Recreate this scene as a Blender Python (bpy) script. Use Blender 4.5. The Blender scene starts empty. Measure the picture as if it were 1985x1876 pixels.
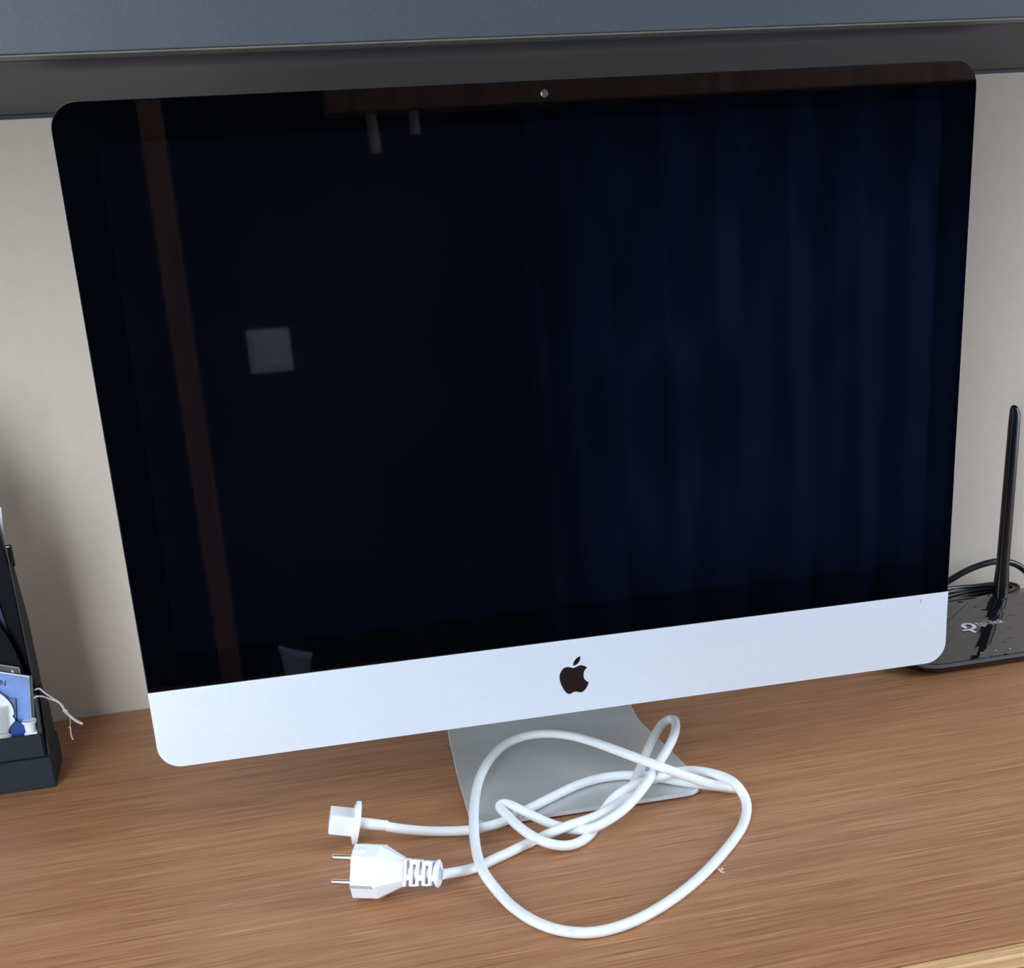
import bpy, bmesh, math, random
from mathutils import Vector, Matrix
random.seed(7)
scene = bpy.context.scene
COL = scene.collection
W_PX, H_PX = 1985, 1876

# ------------------------------------------------------------------ camera
cam_data = bpy.data.cameras.new('camera')
cam_data.sensor_fit = 'HORIZONTAL'; cam_data.sensor_width = 36.0
cam_data.lens = 2457.1 / W_PX * 36.0
cam_data.shift_x = 0.0
cam_data.shift_y = (1323.0 - H_PX / 2) / W_PX
cam_data.clip_start = 0.02
cam = bpy.data.objects.new('camera', cam_data); COL.objects.link(cam)
cam.matrix_world = Matrix(((0.97038, 0.13737, -0.19872, -0.2482),
                           (-0.23426, 0.33403, -0.91299, -0.9108),
                           (-0.05904, 0.9325, 0.35632, 0.4542),
                           (0, 0, 0, 1)))
scene.camera = cam

# ------------------------------------------------------------------ world and daylight
world = bpy.data.worlds.new('overcast_sky'); scene.world = world
world.use_nodes = True
world.node_tree.nodes['Background'].inputs[0].default_value = (0.62, 0.78, 1.0, 1)
world.node_tree.nodes['Background'].inputs[1].default_value = 1.0

def window_light(name, loc, rot, sx, sy, power, color):
    d = bpy.data.lights.new(name, 'AREA'); d.shape = 'RECTANGLE'; d.size = sx; d.size_y = sy
    d.energy = power; d.color = color
    o = bpy.data.objects.new(name, d); COL.objects.link(o)
    o.location = loc; o.rotation_euler = rot
    return o
R = math.radians
# area lights point along -Z; each fills one window opening from outside
window_light('window_daylight_left', (-1.80, -0.70, 0.42), (0, R(-90), 0), 1.1, 1.2, 6.0, (0.82, 0.91, 1.0))
window_light('window_daylight_corner', (-1.17, -1.76, 0.76), (R(90), 0, 0), 0.90, 1.82, 53.0, (0.82, 0.91, 1.0))
window_light('window_daylight_curtain', (0.85, -1.78, 0.15), (R(90), 0, 0), 0.95, 0.95, 4.2, (0.72, 0.83, 1.0))
window_light('window_daylight_right', (1.98, -0.75, 0.76), (0, R(90), 0), 1.82, 1.1, 62.0, (0.74, 0.86, 1.0))

vs = scene.view_settings
vs.view_transform = 'Standard'; vs.look = 'None'; vs.gamma = 1.0; vs.use_curve_mapping = False
vs.exposure = 0.0
scene.cycles.use_denoising = True
scene.cycles.max_bounces = 7
scene.cycles.diffuse_bounces = 4
scene.cycles.glossy_bounces = 3
scene.cycles.use_adaptive_sampling = True
scene.cycles.adaptive_threshold = 0.03
scene.cycles.sample_clamp_indirect = 4.0

# ------------------------------------------------------------------ materials
def nodes_of(m):
    return m.node_tree.nodes, m.node_tree.links
def sin(b, names, v):
    for n in names:
        if n in b.inputs:
            b.inputs[n].default_value = v; return
def mat(name, col, rough=0.5, metal=0.0, spec=0.5, var=0.06, scale=60.0, bump=0.0, bscale=400.0, coat=0.0, stretch=(1, 1, 1)):
    m = bpy.data.materials.new(name); m.use_nodes = True
    N, L = nodes_of(m); b = N['Principled BSDF']
    b.inputs['Roughness'].default_value = rough; b.inputs['Metallic'].default_value = metal
    sin(b, ('Specular IOR Level', 'Specular'), spec)
    if coat: sin(b, ('Coat Weight', 'Clearcoat'), coat)
    tc = N.new('ShaderNodeTexCoord'); mp = N.new('ShaderNodeMapping')
    mp.inputs['Scale'].default_value = stretch
    L.new(tc.outputs['Object'], mp.inputs['Vector'])
    nz = N.new('ShaderNodeTexNoise'); nz.inputs['Scale'].default_value = scale; nz.inputs['Detail'].default_value = 4
    L.new(mp.outputs[0], nz.inputs['Vector'])
    rp = N.new('ShaderNodeValToRGB')
    lo = [max(0, c * (1 - var)) for c in col]; hi = [min(1, c * (1 + var)) for c in col]
    rp.color_ramp.elements[0].position = 0.3; rp.color_ramp.elements[0].color = (*lo, 1)
    rp.color_ramp.elements[1].position = 0.7; rp.color_ramp.elements[1].color = (*hi, 1)
    L.new(nz.outputs['Fac'], rp.inputs[0]); L.new(rp.outputs[0], b.inputs['Base Color'])
    if bump:
        n2 = N.new('ShaderNodeTexNoise'); n2.inputs['Scale'].default_value = bscale; n2.inputs['Detail'].default_value = 3
        L.new(mp.outputs[0], n2.inputs['Vector'])
        bp = N.new('ShaderNodeBump'); bp.inputs['Strength'].default_value = bump; bp.inputs['Distance'].default_value = 0.001
        L.new(n2.outputs['Fac'], bp.inputs['Height']); L.new(bp.outputs[0], b.inputs['Normal'])
    return m

def wood(name, dark, mid, light, rough=0.45, fine=1.0):
    m = bpy.data.materials.new(name); m.use_nodes = True
    N, L = nodes_of(m); b = N['Principled BSDF']
    b.inputs['Roughness'].default_value = rough
    tc = N.new('ShaderNodeTexCoord')
    def noise(sc, scale, detail, dist=0.0, ro=0.55):
        mp = N.new('ShaderNodeMapping'); mp.inputs['Scale'].default_value = sc
        L.new(tc.outputs['Object'], mp.inputs['Vector'])
        n = N.new('ShaderNodeTexNoise'); n.inputs['Scale'].default_value = scale
        n.inputs['Detail'].default_value = detail; n.inputs['Roughness'].default_value = ro
        n.inputs['Distortion'].default_value = dist
        L.new(mp.outputs[0], n.inputs['Vector']); return n
    broad = noise((0.8, 10.0, 10.0), 3.0, 4, 0.8)
    mids = noise((0.7, 30.0, 30.0), 7.0, 5, 0.35)
    fines = noise((0.45, 34.0, 34.0), 16.0 * fine, 6, 0.12, 0.7)
    base = N.new('ShaderNodeValToRGB')
    base.color_ramp.elements[0].position = 0.32; base.color_ramp.elements[0].color = (*dark, 1)
    base.color_ramp.elements[1].position = 0.68; base.color_ramp.elements[1].color = (*light, 1)
    e = base.color_ramp.elements.new(0.5); e.color = (*mid, 1)
    mix1 = N.new('ShaderNodeMath'); mix1.operation = 'MULTIPLY_ADD'
    mix1.inputs[1].default_value = 0.40
    L.new(mids.outputs['Fac'], mix1.inputs[0])
    m2 = N.new('ShaderNodeMath'); m2.operation = 'MULTIPLY'; m2.inputs[1].default_value = 0.25
    L.new(broad.outputs['Fac'], m2.inputs[0]); L.new(m2.outputs[0], mix1.inputs[2])
    mix2 = N.new('ShaderNodeMath'); mix2.operation = 'MULTIPLY_ADD'; mix2.inputs[1].default_value = 0.35
    L.new(fines.outputs['Fac'], mix2.inputs[0]); L.new(mix1.outputs[0], mix2.inputs[2])
    L.new(mix2.outputs[0], base.inputs[0])
    # thin pale and dark pores running with the grain
    pores = noise((0.6, 40.0, 40.0), 22.0 * fine, 3, 0.06)
    pr = N.new('ShaderNodeValToRGB')
    pr.color_ramp.elements[0].position = 0.30; pr.color_ramp.elements[0].color = (0.48, 0.42, 0.38, 1)
    pr.color_ramp.elements[1].position = 0.44; pr.color_ramp.elements[1].color = (1, 1, 1, 1)
    e1 = pr.color_ramp.elements.new(0.60); e1.color = (1, 1, 1, 1)
    e2 = pr.color_ramp.elements.new(0.70); e2.color = (1.62, 1.72, 1.86, 1)
    L.new(pores.outputs['Fac'], pr.inputs[0])
    mul = N.new('ShaderNodeMix'); mul.data_type = 'RGBA'; mul.blend_type = 'MULTIPLY'; mul.inputs[0].default_value = 1.0
    L.new(base.outputs[0], mul.inputs[6]); L.new(pr.outputs[0], mul.inputs[7])
    L.new(mul.outputs[2], b.inputs['Base Color'])
    bp = N.new('ShaderNodeBump'); bp.inputs['Strength'].default_value = 0.22; bp.inputs['Distance'].default_value = 0.0008
    L.new(pores.outputs['Fac'], bp.inputs['Height']); L.new(bp.outputs[0], b.inputs['Normal'])
    return m

M = {}
M['wall'] = mat('beige_wall_paint', (0.61, 0.535, 0.452), 0.85, var=0.02, scale=90, bump=0.12, bscale=700)
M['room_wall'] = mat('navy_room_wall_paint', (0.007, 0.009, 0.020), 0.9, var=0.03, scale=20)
M['side_wall'] = mat('side_wall_paint', (0.62, 0.60, 0.56), 0.9, var=0.03, scale=20)
M['ceiling'] = mat('ceiling_paint', (0.75, 0.75, 0.74), 0.9, var=0.02, scale=20)
M['floor'] = mat('floor_laminate', (0.30, 0.20, 0.13), 0.5, var=0.2, scale=12, stretch=(1, 8, 1))
M['cabinet'] = mat('slate_cabinet_laminate', (0.055, 0.064, 0.073), 0.45, spec=0.4, var=0.06, scale=350, bump=0.10, bscale=900)
M['carcass'] = mat('shaded_carcass_laminate', (0.030, 0.041, 0.058), 0.5, spec=0.2, var=0.10, scale=350, bump=0.08, bscale=900)  # darker copy of the slate laminate, underside shade painted into the colour
M['cab_edge'] = mat('pale_edge_banding', (0.11, 0.11, 0.10), 0.5, var=0.15, scale=60)
M['cab_shade'] = mat('painted_gap_shade', (0.03, 0.035, 0.045), 0.6)
M['desk'] = wood('desk_wood', (0.275, 0.108, 0.044), (0.415, 0.186, 0.082), (0.55, 0.285, 0.136), 0.42)
M['desk_edge'] = wood('pale_oak_edge', (0.52, 0.30, 0.13), (0.68, 0.41, 0.19), (0.80, 0.54, 0.28), 0.5, 0.7)
M['brown_wood'] = mat('brown_wood', (0.24, 0.125, 0.075), 0.5, var=0.3, scale=8, stretch=(6, 6, 1))
M['alu'] = mat('brushed_aluminium', (0.78, 0.85, 0.94), 0.42, metal=0.35, spec=0.5, var=0.012, scale=160, bump=0.02, bscale=1500)
M['alu_stand'] = mat('stand_aluminium', (0.66, 0.67, 0.66), 0.42, metal=0.6, var=0.015, scale=160, bump=0.02, bscale=1500)
M['alu_edge'] = mat('polished_edge', (0.85, 0.86, 0.88), 0.25, metal=0.7, var=0.01)
M['glass'] = mat('black_front_glass', (0.0006, 0.0008, 0.0016), 0.02, spec=0.46, var=0.2, scale=6)
M['panel'] = mat('unlit_display_panel', (0.0010, 0.0013, 0.0034), 0.03, spec=0.58, var=0.25, scale=5)
M['lens'] = mat('camera_lens_glass', (0.10, 0.10, 0.105), 0.15, spec=0.8)
M['logo'] = mat('black_logo', (0.006, 0.006, 0.008), 0.06, spec=0.6)
M['white'] = mat('white_cable_vinyl', (0.83, 0.85, 0.86), 0.40, spec=0.4, var=0.03, scale=90)
M['white2'] = mat('white_plug_plastic', (0.84, 0.86, 0.875), 0.38, spec=0.4, var=0.015, scale=70)
M['steel'] = mat('nickel_prong', (0.72, 0.68, 0.64), 0.25, metal=1.0, var=0.04)
M['print'] = mat('faded_red_print', (0.62, 0.46, 0.40), 0.6)
M['slot'] = mat('slot_grey', (0.33, 0.34, 0.33), 0.6)
M['fluff'] = mat('lint', (0.66, 0.62, 0.58), 0.9)
M['gloss_black'] = mat('glossy_black_plastic', (0.008, 0.008, 0.009), 0.04, spec=1.0, var=0.1, coat=0.5)
M['satin_black'] = mat('satin_black_plastic', (0.006, 0.006, 0.007), 0.22, spec=0.35, var=0.1)
M['rim'] = mat('router_rim', (0.10, 0.105, 0.11), 0.25, spec=0.6)
M['print_white'] = mat('white_print', (0.75, 0.75, 0.74), 0.5)
M['led'] = mat('tiny_indicator', (0.75, 0.75, 0.75), 0.3)
M['charcoal'] = mat('charcoal_board', (0.022, 0.026, 0.033), 0.65, spec=0.15, var=0.12, scale=300, bump=0.1, bscale=900)
M['charcoal_edge'] = mat('charcoal_cut_edge', (0.034, 0.036, 0.041), 0.65, spec=0.15)
M['black_paper'] = mat('black_book_cover', (0.006, 0.007, 0.010), 0.6, spec=0.08)
M['navy'] = mat('navy_folder', (0.012, 0.026, 0.085), 0.45)
M['blue_print'] = mat('blue_booklet_cover', (0.17, 0.29, 0.62), 0.4, var=0.18, scale=40)
M['blue_text'] = mat('dark_blue_print', (0.012, 0.035, 0.14), 0.5)
M['page'] = mat('paper_pages', (0.72, 0.76, 0.80), 0.7)
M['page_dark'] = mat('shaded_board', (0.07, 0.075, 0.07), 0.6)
M['blue_pack'] = mat('royal_blue_plastic', (0.012, 0.05, 0.26), 0.3, var=0.2, scale=120)
M['tub'] = mat('white_tub_plastic', (0.80, 0.82, 0.86), 0.4)
M['card_white'] = mat('white_card', (0.78, 0.84, 0.86), 0.6)
M['string'] = mat('grey_string', (0.52, 0.48, 0.46), 0.9, var=0.2, scale=900)
M['cable_black'] = mat('black_cable', (0.010, 0.010, 0.012), 0.28, spec=0.5)
M['switch'] = mat('white_switch_plastic', (0.80, 0.82, 0.86), 0.35)
M['pale_peg'] = mat('pale_cord', (0.45, 0.42, 0.40), 0.7)
M['paper_blue'] = mat('pale_blue_paper', (0.55, 0.66, 0.95), 0.7, var=0.3, scale=40)

def clear_plastic(name, tint, alpha):
    m = bpy.data.materials.new(name); m.use_nodes = True
    N, L = nodes_of(m); b = N['Principled BSDF']
    b.inputs['Base Color'].default_value = (*tint, 1); b.inputs['Roughness'].default_value = 0.08
    nz = N.new('ShaderNodeTexNoise'); nz.inputs['Scale'].default_value = 80
    mr = N.new('ShaderNodeMapRange'); mr.inputs[3].default_value = alpha * 0.8; mr.inputs[4].default_value = alpha * 1.2
    L.new(nz.outputs['Fac'], mr.inputs[0]); L.new(mr.outputs[0], b.inputs['Alpha'])
    return m
M['clear'] = clear_plastic('clear_plastic', (0.60, 0.64, 0.62), 0.2)
M['clear_sleeve'] = clear_plastic('clear_sleeve_film', (0.30, 0.28, 0.27), 0.22)
M['clear_edge'] = clear_plastic('clear_plastic_edge', (0.55, 0.55, 0.53), 0.75)

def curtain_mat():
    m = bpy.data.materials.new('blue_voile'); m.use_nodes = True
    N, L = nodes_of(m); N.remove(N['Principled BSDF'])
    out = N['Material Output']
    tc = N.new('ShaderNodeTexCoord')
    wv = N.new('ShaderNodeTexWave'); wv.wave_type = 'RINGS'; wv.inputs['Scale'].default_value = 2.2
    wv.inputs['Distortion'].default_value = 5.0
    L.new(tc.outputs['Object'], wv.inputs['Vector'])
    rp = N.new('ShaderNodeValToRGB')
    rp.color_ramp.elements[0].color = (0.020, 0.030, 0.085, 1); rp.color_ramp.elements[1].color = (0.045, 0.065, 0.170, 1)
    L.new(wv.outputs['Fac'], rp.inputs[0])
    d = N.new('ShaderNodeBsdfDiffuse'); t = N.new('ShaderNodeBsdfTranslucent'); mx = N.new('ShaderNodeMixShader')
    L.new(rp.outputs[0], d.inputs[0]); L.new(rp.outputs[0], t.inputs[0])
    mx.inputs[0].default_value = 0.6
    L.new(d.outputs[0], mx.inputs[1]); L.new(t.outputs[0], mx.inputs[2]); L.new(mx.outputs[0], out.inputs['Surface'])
    return m
M['curtain'] = curtain_mat()

# ------------------------------------------------------------------ mesh helpers
def empty(name, loc=(0, 0, 0), rotz=0.0):
    o = bpy.data.objects.new(name, None); COL.objects.link(o)
    o.empty_display_size = 0.02; o.location = loc; o.rotation_euler = (0, 0, rotz)
    return o
def tag(o, label, cat, group=None):
    o['label'] = label; o['category'] = cat
    if group: o['group'] = group
    return o
def struct(o, label=None):
    o['kind'] = 'structure'
    if label: o['label'] = label
    return o
def finish(name, bm, m, parent=None, smooth=False, angle=40):
    bmesh.ops.recalc_face_normals(bm, faces=bm.faces[:])
    me = bpy.data.meshes.new(name); bm.to_mesh(me); bm.free()
    mats = m if isinstance(m, (list, tuple)) else [m]
    for k in mats: me.materials.append(k)
    if smooth:
        for p in me.polygons: p.use_smooth = True
        try: me.set_sharp_from_angle(angle=R(angle))
        except Exception: pass
    o = bpy.data.objects.new(name, me); COL.objects.link(o)
    if parent is not None: o.parent = parent
    return o
def new(): return bmesh.new()
def box(bm, x0, x1, y0, y1, z0, z1, bev=0.0, seg=2, mi=0):
    vs_ = [bm.verts.new((x, y, z)) for x in (x0, x1) for y in (y0, y1) for z in (z0, z1)]
    idx = [(0, 1, 3, 2), (4, 6, 7, 5), (0, 4, 5, 1), (2, 3, 7, 6), (0, 2, 6, 4), (1, 5, 7, 3)]
    fs = [bm.faces.new([vs_[i] for i in f]) for f in idx]
    for f in fs: f.material_index = mi
    if bev:
        es = list({e for f in fs for e in f.edges})
        bmesh.ops.bevel(bm, geom=es, offset=bev, segments=seg, affect='EDGES', profile=0.5)
    return vs_
def prism(bm, pts, axis, a, b, tf=None, mi=0):
    """polygon pts (2-D) extruded along axis from a to b; axis 'x': pts=(y,z), 'y': pts=(x,z), 'z': pts=(x,y)"""
    def P(p, t):
        v = {'x': (t, p[0], p[1]), 'y': (p[0], t, p[1]), 'z': (p[0], p[1], t)}[axis]
        return tf(Vector(v)) if tf else v
    va = [bm.verts.new(P(p, a)) for p in pts]; vb = [bm.verts.new(P(p, b)) for p in pts]
    n = len(pts)
    fs = [bm.faces.new(va), bm.faces.new(vb[::-1])]
    for i in range(n): fs.append(bm.faces.new((va[i], vb[i], vb[(i + 1) % n], va[(i + 1) % n])))
    for f in fs: f.material_index = mi
    return fs
def catmull(pts, sub=6):
    P = [Vector(p) for p in pts]; out = []
    for i in range(len(P) - 1):
        p0 = P[max(i - 1, 0)]; p1 = P[i]; p2 = P[i + 1]; p3 = P[min(i + 2, len(P) - 1)]
        # centripetal parameterisation keeps tight bends clean
        t0 = 0.0; t1 = t0 + max((p1 - p0).length, 1e-6) ** 0.5
        t2 = t1 + max((p2 - p1).length, 1e-6) ** 0.5; t3 = t2 + max((p3 - p2).length, 1e-6) ** 0.5
        if i == 0: p0 = p1 - (p2 - p1); t0 = 0; t1 = (p2 - p1).length ** 0.5; t2 = 2 * t1; t3 = t2 + max((p3 - p2).length, 1e-6) ** 0.5
        if i == len(P) - 2: p3 = p2 + (p2 - p1); t3 = t2 + (t2 - t1)
        for k in range(sub):
            t = t1 + (t2 - t1) * k / sub
            a1 = p0 * ((t1 - t) / (t1 - t0)) + p1 * ((t - t0) / (t1 - t0))
            a2 = p1 * ((t2 - t) / (t2 - t1)) + p2 * ((t - t1) / (t2 - t1))
            a3 = p2 * ((t3 - t) / (t3 - t2)) + p3 * ((t - t2) / (t3 - t2))
            b1 = a1 * ((t2 - t) / (t2 - t0)) + a2 * ((t - t0) / (t2 - t0))
            b2 = a2 * ((t3 - t) / (t3 - t1)) + a3 * ((t - t1) / (t3 - t1))
            out.append(b1 * ((t2 - t) / (t2 - t1)) + b2 * ((t - t1) / (t2 - t1)))
    out.append(P[-1]); return out
def tube(bm, path, r, seg=14, cap=True, mi=0):
    path = [Vector(p) for p in path]; n = len(path)
    rad = r if isinstance(r, (list, tuple)) else [r] * n
    T = []
    for i in range(n):
        d = path[min(i + 1, n - 1)] - path[max(i - 1, 0)]
        T.append(d.normalized() if d.length > 0 else Vector((1, 0, 0)))
    up = Vector((0, 0, 1)) if abs(T[0].z) < 0.9 else Vector((1, 0, 0))
    nrm = (up - T[0] * up.dot(T[0])).normalized()
    rings = []
    for i in range(n):
        nrm = (nrm - T[i] * nrm.dot(T[i])).normalized(); bn = T[i].cross(nrm)
        rings.append([bm.verts.new(path[i] + (nrm * math.cos(2 * math.pi * k / seg) + bn * math.sin(2 * math.pi * k / seg)) * rad[i]) for k in range(seg)])
    for i in range(n - 1):
        for k in range(seg):
            f = bm.faces.new((rings[i][k], rings[i][(k + 1) % seg], rings[i + 1][(k + 1) % seg], rings[i + 1][k])); f.material_index = mi
    if cap:
        bm.faces.new(rings[0][::-1]).material_index = mi; bm.faces.new(rings[-1]).material_index = mi
def frame_tf(origin, xdir, up=(0, 0, 1)):
    """local x along xdir, z up-ish, y = z cross x"""
    x = Vector(xdir).normalized(); z = Vector(up); z = (z - x * z.dot(x)).normalized(); y = z.cross(x)
    m = Matrix((x, y, z)).transposed(); o = Vector(origin)
    return lambda v: m @ Vector(v) + o
def lathe_x(bm, prof, tf, seg=24, mi=0):
    """prof: list of (x, r) around the local x axis"""
    rings = []
    for (x, r) in prof:
        rings.append([bm.verts.new(tf((x, r * math.cos(2 * math.pi * k / seg), r * math.sin(2 * math.pi * k / seg)))) for k in range(seg)])
    for i in range(len(prof) - 1):
        for k in range(seg):
            bm.faces.new((rings[i][k], rings[i][(k + 1) % seg], rings[i + 1][(k + 1) % seg], rings[i + 1][k])).material_index = mi
    bm.faces.new(rings[0][::-1]).material_index = mi; bm.faces.new(rings[-1]).material_index = mi
def lathe_z(bm, prof, c, seg=24, mi=0, cap=True):
    rings = [[bm.verts.new((c[0] + r * math.cos(2 * math.pi * k / seg), c[1] + r * math.sin(2 * math.pi * k / seg), c[2] + z)) for k in range(seg)] for (r, z) in prof]
    for i in range(len(prof) - 1):
        for k in range(seg):
            bm.faces.new((rings[i][k], rings[i][(k + 1) % seg], rings[i + 1][(k + 1) % seg], rings[i + 1][k])).material_index = mi
    if cap:
        bm.faces.new(rings[0][::-1]).material_index = mi; bm.faces.new(rings[-1]).material_index = mi
def tbox(bm, tf, x0, x1, y0, y1, z0, z1, bev=0.0, seg=2, mi=0):
    vs_ = box(bm, x0, x1, y0, y1, z0, z1, 0, mi=mi)
    geom = vs_
    if bev:
        es = list({e for v in vs_ for e in v.link_edges})
        r = bmesh.ops.bevel(bm, geom=es, offset=bev, segments=seg, affect='EDGES', profile=0.5)
        geom = list({v for f in r['faces'] for v in f.verts})
    for v in geom: v.co = tf(v.co)

# ------------------------------------------------------------------ the room
WY = 0.325          # wall behind the desk
RX0, RX1, RY0 = -1.72, 1.90, -1.68
FZ, CZ = -0.75, 1.80
bm = new(); box(bm, RX0, RX1, WY, WY + 0.10, FZ, CZ)
struct(finish('wall_back', bm, M['wall']))
bm = new(); box(bm, RX0 - 0.1, RX1 + 0.1, RY0 - 0.1, WY + 0.1, FZ - 0.05, FZ)
struct(finish('floor', bm, M['floor']))
bm = new(); box(bm, RX0 - 0.1, RX1 + 0.1, RY0 - 0.1, WY + 0.1, CZ, CZ + 0.05)
struct(finish('ceiling', bm, M['ceiling']))
def frame_bars(a0, a1, b0, b1, w, mid=True):
    L_ = [(a0, a0 + w, b0, b1), (a1 - w, a1, b0, b1), (a0, a1, b0, b0 + w), (a0, a1, b1 - w, b1)]
    if mid: L_.append(((a0 + a1) / 2 - w / 2, (a0 + a1) / 2 + w / 2, b0, b1))
    return L_
# right wall with its window opening
QY0, QY1, QZ0, QZ1 = -1.30, -0.20, -0.15, 1.67
bm = new()
box(bm, RX1, RX1 + 0.1, RY0, QY0, FZ, CZ); box(bm, RX1, RX1 + 0.1, QY1, WY, FZ, CZ)
box(bm, RX1, RX1 + 0.1, QY0, QY1, FZ, QZ0); box(bm, RX1, RX1 + 0.1, QY0, QY1, QZ1, CZ)
struct(finish('wall_right', bm, M['side_wall']))
bm = new()
for (a, b, c, d) in frame_bars(QY0, QY1, QZ0, QZ1, 0.045): box(bm, RX1 + 0.005, RX1 + 0.05, a, b, c, d)
struct(finish('window_3', bm, M['switch']))
# left wall with its window opening
LY0, LY1, LZ0, LZ1 = -1.30, -0.10, -0.13, 0.97
bm = new()
box(bm, RX0 - 0.1, RX0, RY0, LY0, FZ, CZ); box(bm, RX0 - 0.1, RX0, LY1, WY, FZ, CZ)
box(bm, RX0 - 0.1, RX0, LY0, LY1, FZ, LZ0); box(bm, RX0 - 0.1, RX0, LY0, LY1, LZ1, CZ)
struct(finish('wall_left', bm, M['side_wall']))
bm = new()
for (a, b, c, d) in ((LY0, LY0 + 0.045, LZ0, LZ1), (LY1 - 0.045, LY1, LZ0, LZ1), (LY0, LY1, LZ0, LZ0 + 0.045), (LY0, LY1, LZ1 - 0.045, LZ1), ((LY0 + LY1) / 2 - 0.025, (LY0 + LY1) / 2 + 0.025, LZ0, LZ1)):
    box(bm, RX0 - 0.05, RX0 - 0.005, a, b, c, d)
struct(finish('window_1', bm, M['switch']))
# front wall (behind the photographer) with the curtained window
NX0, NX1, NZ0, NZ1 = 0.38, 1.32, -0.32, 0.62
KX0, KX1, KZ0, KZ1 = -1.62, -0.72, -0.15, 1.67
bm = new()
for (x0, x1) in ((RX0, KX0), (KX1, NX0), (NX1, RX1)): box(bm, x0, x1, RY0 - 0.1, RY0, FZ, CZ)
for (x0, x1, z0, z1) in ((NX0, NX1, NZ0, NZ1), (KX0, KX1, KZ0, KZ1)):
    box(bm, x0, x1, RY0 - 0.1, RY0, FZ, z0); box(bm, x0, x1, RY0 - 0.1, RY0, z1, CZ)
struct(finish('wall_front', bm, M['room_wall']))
bm = new()
for (a, b, c, d) in frame_bars(NX0, NX1, NZ0, NZ1, 0.04, False): box(bm, a, b, RY0 - 0.06, RY0 - 0.02, c, d)
struct(finish('window_2', bm, M['switch']))
bm = new()
for (a, b, c, d) in frame_bars(KX0, KX1, KZ0, KZ1, 0.04): box(bm, a, b, RY0 - 0.06, RY0 - 0.02, c, d)
struct(finish('window_4', bm, M['switch']))
# wooden door post, seen mirrored in the dark screen
bm = new(); box(bm, -0.388, -0.345, RY0, RY0 + 0.03, FZ, CZ - 0.1, 0.004)
struct(finish('trim_1', bm, M['brown_wood']))

# things of the room that only show as reflections
bm = new(); box(bm, -0.05, 1.45, RY0, RY0 + 0.10, 0.672, 0.735, 0.003)
tag(finish('curtain_cornice', bm, M['brown_wood']), 'long brown wooden curtain cornice mirrored along the top of the screen', 'cornice')
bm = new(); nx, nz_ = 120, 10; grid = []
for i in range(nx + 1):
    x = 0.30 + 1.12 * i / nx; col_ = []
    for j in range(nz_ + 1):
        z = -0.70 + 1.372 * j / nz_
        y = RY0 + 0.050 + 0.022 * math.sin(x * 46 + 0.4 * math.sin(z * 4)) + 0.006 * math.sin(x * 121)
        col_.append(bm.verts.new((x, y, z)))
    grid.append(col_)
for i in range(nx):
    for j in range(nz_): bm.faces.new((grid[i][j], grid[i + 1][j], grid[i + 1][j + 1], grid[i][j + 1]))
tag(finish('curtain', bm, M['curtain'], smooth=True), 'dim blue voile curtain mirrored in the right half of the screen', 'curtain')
sw = tag(empty('light_switch', (-0.205, RY0, 0.262)), 'square white light switch mirrored in the left part of the screen', 'light switch')
bm = new(); box(bm, -0.041, 0.041, 0, 0.009, -0.041, 0.041, 0.003, 3); finish('frame', bm, M['switch'], sw)
bm = new(); box(bm, -0.029, 0.029, 0.008, 0.013, -0.029, 0.029, 0.002, 2); finish('rocker', bm, M['switch'], sw)
for k, (x, z, dx) in enumerate(((0.034, 0.605, 0.006), (0.110, 0.632, 0.001))):
    bm = new(); tube(bm, catmull([(x - dx, RY0 + 0.06, 0.69), (x - dx * 0.4, RY0 + 0.062, 0.655), (x, RY0 + 0.062, z)], 6), 0.0095, 12)
    tag(finish('tieback_cord', bm, M['pale_peg'], smooth=True), ('longer' if k == 0 else 'shorter') + ' pale cord end mirrored hanging at the top of the screen', 'cord', 'cord ends under the cornice')
bm = new(); box(bm, -0.55, 0.05, RY0, RY0 + 0.30, FZ, -0.42, 0.006)
box(bm, -0.56, 0.06, RY0, RY0 + 0.31, -0.42, -0.40, 0.003)
tag(finish('low_chest', bm, M['brown_wood']), 'low brown wooden chest against the far wall, mirrored at the screen bottom', 'chest')
bm = new()
base = [(-0.030, 0), (0.012, -0.004), (0.020, 0.035), (0.030, 0.075), (-0.005, 0.082), (-0.036, 0.098), (-0.030, 0.045)]
ya, yb = -0.02, 0.02
va = [bm.verts.new((p[0], ya + 0.01 * math.sin(9 * p[1] * 30), p[1])) for p in base]; vb = [bm.verts.new((p[0] * 0.9, yb, p[1])) for p in base]
bm.faces.new(va); bm.faces.new(vb[::-1])
for i in range(len(base)): bm.faces.new((va[i], vb[i], vb[(i + 1) % len(base)], va[(i + 1) % len(base)]))
o = finish('paper_bag', bm, M['paper_blue']); o.location = (-0.225, RY0 + 0.15, -0.396)
tag(o, 'small crumpled pale blue bag mirrored near the lower left of the screen', 'bag')

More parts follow.
